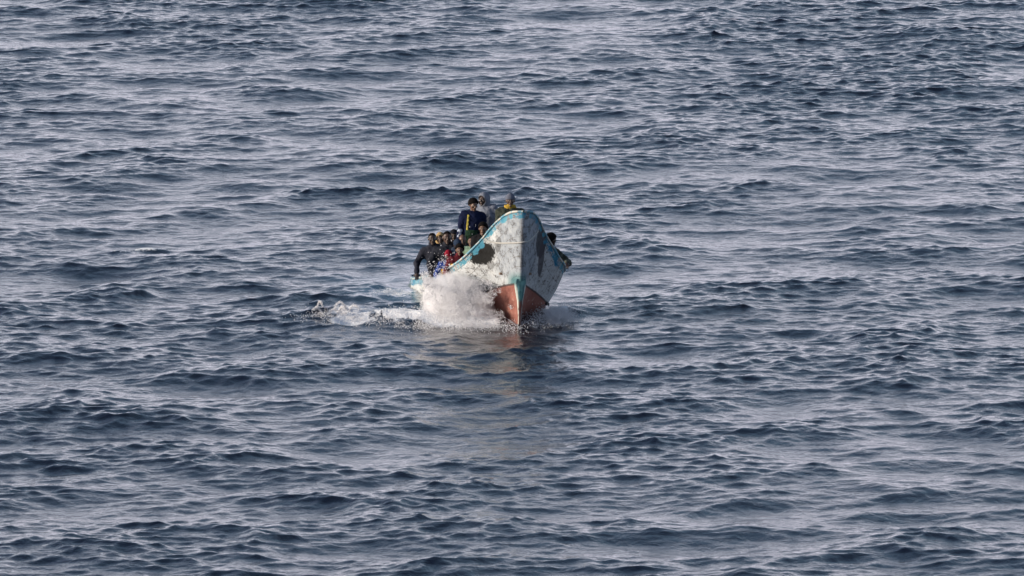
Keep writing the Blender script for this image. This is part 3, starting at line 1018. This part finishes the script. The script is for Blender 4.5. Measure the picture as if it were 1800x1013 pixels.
# 6
person('man in a pale green top resting one hand on the rail', 829, 416, 2.5, FLOOR, bodyX=826, yaw=rad(-10), k=1.0, skin='brown', jmat=J('pale_green_cloth', (0.20, 0.30, 0.22), .3),
       hair='short', hands=(None, at(836, 434, 1.75)))
# 8
person('man in dark red with a yellow vest close behind the low rail', 808, 430, 1.95, FLOOR, yaw=rad(8), head_yaw=rad(-6), k=1.06, skin='brown', jmat=J('dark_red_cloth', (0.085, 0.014, 0.020)),
       hair='thick', extras=(panel('vest', cloth('yellow_foam_vest', (0.50, 0.27, 0.02), .15), (-.22, .03), (.02, .46), .055),
                             collar(cloth('dark_red_cloth', (0.085, 0.014, 0.020)))))
# 9
person('crouching figure in a crimson hat nearest the spray', 788, 442, 2.45, FLOOR, yaw=rad(4), k=.92, skin='dark', head_pitch=rad(12), jmat=J('blue_waterproof', (0.02, 0.05, 0.22), .2), hair='beanie',
       hair_mat=cloth('crimson_knit', (0.20, 0.012, 0.025)), sit_h=.86, extras=(panel('vest_trim', cloth('yellow_foam_vest', (0.50, 0.27, 0.02)), (-.21, -.12), (.0, .34), .050), panel('vest_trim', cloth('yellow_foam_vest', (0.50, 0.27, 0.02)), (.03, .22), (.16, .46), .065),
                             panel('vest_panel', cloth('white_print', (0.6, 0.6, 0.62)), (-.06, .05), (.24, .38), .040)))
# 10
person('broad man in a charcoal jacket with short hair, bare hand low by the rail', 786, 407, 3.9, FLOOR, bodyX=794, feet_dx=.32, yaw=rad(6), k=1.22, fat=1.2, skin='dark', jmat=J('charcoal_jacket', (0.018, 0.020, 0.027)), hair='short',
       hands=(at(758, 482, 3.5), None), extras=(collar(J('charcoal_jacket', (0.018, 0.020, 0.027))),))
# 11
person('leftmost man in a dark blue jacket holding the rail', 760, 410, 5.7, FLOOR, bodyX=771, feet_dx=.40, yaw=rad(-4), head_yaw=rad(10), k=1.14, fat=1.0, skin='deep', jmat=J('slate_jacket', (0.022, 0.024, 0.034)), hair='short',
       hands=(at(733, 480, 5.45), None), extras=(collar(J('slate_jacket', (0.022, 0.024, 0.034))),
       panel('shirt', cloth('white_print', (0.6, 0.6, 0.62)), (.02, .05), (.44, .49), .030)))
# 12
person('man in a black cap behind the broad man in charcoal', 798, 404, 5.1, FLOOR, yaw=0, k=1.02, skin='deep', jmat=J('black_jacket_cloth', (0.012, 0.012, 0.014)), hair='cap', hair_mat=cloth('black_cap_cloth', (0.012, 0.013, 0.018)))
# 13
person('figure in a tan hood between the two men in dark jackets', 774, 411, 6.6, FLOOR, yaw=0, k=.95, skin='dark', jmat=J('tan_cloth', (0.34, 0.24, 0.12)), hair='short', hood=J('tan_cloth', (0.34, 0.24, 0.12)))
# 14
person('person bending forward in a navy cap below the bald man', 804, 422, 2.75, FLOOR, bodyX=802, yaw=rad(15), k=.95, skin='dark', head_pitch=rad(45), jmat=J('navy_fleece', (0.018, 0.030, 0.055)), hair='beanie', hair_mat=cloth('navy_knit', (0.022, 0.036, 0.065)))
# 15
person('man in camouflage and yellow leaning out alone over the far rail', 969, 411, 2.7, FLOOR, bodyX=940, yaw=rad(20), head_yaw=rad(105), head_pitch=rad(6), k=1.14, fat=1.1, skin='deep', jmat=J('camouflage_cloth', (0.055, 0.062, 0.052), .6), hair='thick',
       hands=(None, at(996, 462, 2.45)), extras=(panel('vest', cloth('yellow_scarf_cloth', (0.36, 0.24, 0.04)), (-.2, -.02), (.22, .44), .036),))
for r_ in ROWS: print('PERSON', r_)

# ------------------------------------------------------------------ spray
def droplets(name, P, R, mat, label):
    """many small faceted drops in one mesh"""
    n = len(P)
    O = np.array([(1,1,1),(-1,-1,1),(-1,1,-1),(1,-1,-1)], float) * .72
    T = np.array([(0,2,1),(0,1,3),(0,3,2),(1,2,3)])
    st = np.stack([rng.uniform(.7, 1.3, n), rng.uniform(.7, 1.3, n), rng.uniform(.7, 1.6, n)], -1)
    V = P[:, None, :] + O[None] * (R[:, None] * st)[:, None, :]
    F = T[None] + (np.arange(n) * 4)[:, None, None]
    o = np_mesh(name, V.reshape(-1, 3), F.reshape(-1, 3), mat, smooth=True)
    o['kind'] = 'stuff'; o['label'] = label
    return o
tw = NT('white_water')
tw.set(Base_Color=(0.95, 0.95, 0.96), Roughness=0.45)
tr = tw.n.new('ShaderNodeBsdfTranslucent'); tr.inputs['Color'].default_value = (0.95, 0.95, 0.97, 1)
mx = tw.n.new('ShaderNodeMixShader'); mx.inputs[0].default_value = 0.5
tw.link(tw.b.outputs[0], mx.inputs[1]); tw.link(tr.outputs[0], mx.inputs[2]); tw.link(mx.outputs[0], tw.out.inputs['Surface'])

def inpoly(x, y, poly):
    c = np.zeros(len(x), bool); n = len(poly)
    for i in range(n):
        x1, y1 = poly[i]; x2, y2 = poly[(i + 1) % n]
        m = ((y1 > y) != (y2 > y)) & (x < (x2 - x1) * (y - y1) / (y2 - y1 + 1e-9) + x1)
        c ^= m
    return c
def blob(n, cx, cy, cz, rx, ry, rz, clump=.0, thr=.45, f=4.0):
    P = rng.standard_normal((n, 3)) * [rx, ry, rz] + [cx, cy, cz]
    P = P[P[:, 2] > -0.12]
    if clump:
        q = fbm(P[:, 0] * f, P[:, 1] * f * .6, P[:, 2] * f, 3)
        P = P[q > thr + (rng.random(len(P)) - .5) * .25 * (1 - clump)]
    return P
cl = []
def hull_side(n, x0, x1, z0, z1, thick, seed):
    """drops in the sheet of water that stands off the near flank"""
    x = rng.uniform(x0, x1, n); z = rng.uniform(z0, z1, n)
    return x, z
def burst(n):
    X_ = rng.uniform(738, 905, n); Y_ = rng.uniform(470, 582, n)
    # density over the flank: full inside the outline, thinning towards the stem and upwards
    e = np.minimum.reduce([(X_ - 741) / 14, (578 - Y_) / 26, (Y_ - (484 + np.maximum(0, X_ - 770) * .10)) / 20,
                           ((896 - X_) - np.maximum(0, 562 - Y_) * .62) / 100])
    e = e + (fbm(X_ / 15, Y_ / 15, X_ * 0 + 6.2, 4) - .5) * 1.5
    k = rng.random(n) < np.clip(e, 0, 1) ** 1.1
    X_, Y_ = X_[k], Y_[k]
    x = (X_ - 912) / 80; z = (575 - Y_) / 80
    y = 0.25 + (-x) * .75 + rng.standard_normal(len(x)) * .28
    z = z - y * .113
    P = np.stack([x, y, z], -1)
    return P[z > -.06]
cl.append((burst(230000), .0030, .0066))
_b = burst(34000); _b = _b[fbm(_b[:, 0] * 9, _b[:, 1] * 5, _b[:, 2] * 9, 3) > .5]; _b[:, 1] -= .6; _b[:, 2] += .066
cl.append((_b, .005, .012))
cl.append((burst(12000), .005, .010))
# loose drops flung above it, up past the seated figures
cl.append((blob(900, -1.74, 1.7, 0.98, .16, .35, .16, .9, .50, 7), .004, .011))
cl.append((blob(300, -1.64, 1.8, 1.18, .13, .35, .18, .9, .50, 9), .005, .013))
# strings of drops flung outwards and up along their own arcs
for i in range(90):
    x0, y0 = rng.uniform(-1.9, -.7), rng.uniform(.5, 2.0)
    vx, vz = rng.uniform(-2.4, .2), rng.uniform(2.0, 4.3)
    t0 = rng.uniform(.05, .55); n = int(rng.uniform(15, 70))
    t = t0 + rng.random(n) * rng.uniform(.05, .16)
    q = np.stack([x0 + vx * t * .45, y0 - .6 * t + t * 0, vz * t - 4.9 * t * t], -1) + rng.standard_normal((n, 3)) * .012
    cl.append((q[q[:, 2] > -.03], .004, .0105))
# fringe low on the water in front
cl.append((blob(6000, -1.1, 0.10, 0.02, .75, .50, .07, .8, .50, 5), .005, .011))
cl.append((blob(2200, -0.35, -0.1, 0.01, .35, .35, .05, .8, .48, 6), .005, .010))
cl.append((blob(4500, -2.3, 0.9, 0.05, .50, .55, .09, .9, .52, 5), .005, .012))
# shoulder of water on the other flank
cl.append((blob(15000, 0.86, 1.5, 0.09, .17, .45, .09, .5, .45, 6), .004, .009))
cl.append((blob(2500, 0.55, 0.9, 0.05, .26, .45, .09, .8, .48, 7), .004, .009))
P = np.concatenate([c[0] for c in cl])
R = np.concatenate([rng.uniform(c[1], c[2], len(c[0])) for c in cl])
print('DROPS', len(P))
droplets('bow_spray', P, R, tw.m, 'white spray bursting off the bow flank beside the stem')

# fine mist hanging in the burst, too small to see drop by drop
def mist():
    V, F = surface(lambda Q: np.minimum.reduce([ellip(Q, (-1.42, 1.3, .42), (.80, .75, .72)), ellip(Q, (-.85, .95, .22), (.70, .6, .45))]), (-2.4, .2, -.5), (0, 2.3, 1.3), .08)
    t = NT('spray_mist')
    t.n.remove(t.b)
    X, Y, Z = t.xyz()
    def g(c, r_):
        tot = None
        for q, cc, rr in zip((X, Y, Z), c, r_):
            e = t.math('DIVIDE', t.math('SUBTRACT', q, cc), rr); e = t.math('MULTIPLY', e, e)
            tot = e if tot is None else t.math('ADD', tot, e)
        return t.math('MAXIMUM', t.math('SUBTRACT', 1.0, tot), 0.0)
    d = t.math('MAXIMUM', g((-1.42, 1.3, .42), (.78, .72, .70)), t.math('MULTIPLY', g((-.98, 1.0, .22), (.50, .56, .38)), .55))
    n = t.step(.36, .62, t.noise(5.5, 4, .6))
    v = t.n.new('ShaderNodeVolumePrincipled')
    v.inputs['Color'].default_value = (.99, .99, .995, 1)
    v.inputs['Anisotropy'].default_value = 0.1
    t.link(t.math('MULTIPLY', t.math('MULTIPLY', d, n), 20.0), v.inputs['Density'])
    t.link(v.outputs[0], t.out.inputs['Volume'])
    o = np_mesh('spray_mist', V, F, t.m)
    o['kind'] = 'stuff'; o['label'] = 'fine white mist in the heart of the bow spray'
mist()
scene.cycles.volume_bounces = 12
scene.cycles.volume_step_rate = 1.0

# small crown splash out to the left
P, R = [], []
SC = at(600, 556, 1.7)
for i in range(24):
    x0 = SC.x + rng.uniform(-.45, .65); y0 = SC.y + rng.uniform(-.5, .5); h = rng.uniform(.06, .24) * (1.2 if x0 < SC.x + .2 else .6)
    w = rng.uniform(.10, .32) * (1 if rng.random() < .5 else -1); dy = rng.uniform(-.3, .3)
    n = int(160 + 260 * h)
    t = rng.random(n)
    px = x0 + w * t; pz = 4 * h * t * (1 - t * .72) * (1 - .15 * t); py = y0 + dy * t
    j = rng.standard_normal((n, 3)) * .008
    P.append(np.stack([px, py, np.maximum(pz, 0)], -1) + j * 1.6); R.append(rng.uniform(.005, .011, n))
for (X_, Y_, wy, sx, sz, n) in ((592, 566, 1.3, .42, .06, 3600), (640, 562, 1.5, .34, .05, 2600), (575, 552, 1.9, .26, .07, 1500), (690, 556, 1.5, .38, .06, 2600), (728, 552, 1.4, .28, .10, 2400)):
    c = at(X_, Y_, wy)
    b = blob(n, c.x, c.y, .05, sx, .45, sz, .9, .50, 7)
    P.append(b); R.append(rng.uniform(.004, .010, len(b)))
P = np.concatenate(P); R = np.concatenate(R)
droplets('wave_splash', P, R, tw.m, 'small crown of splashing water left of the boat')
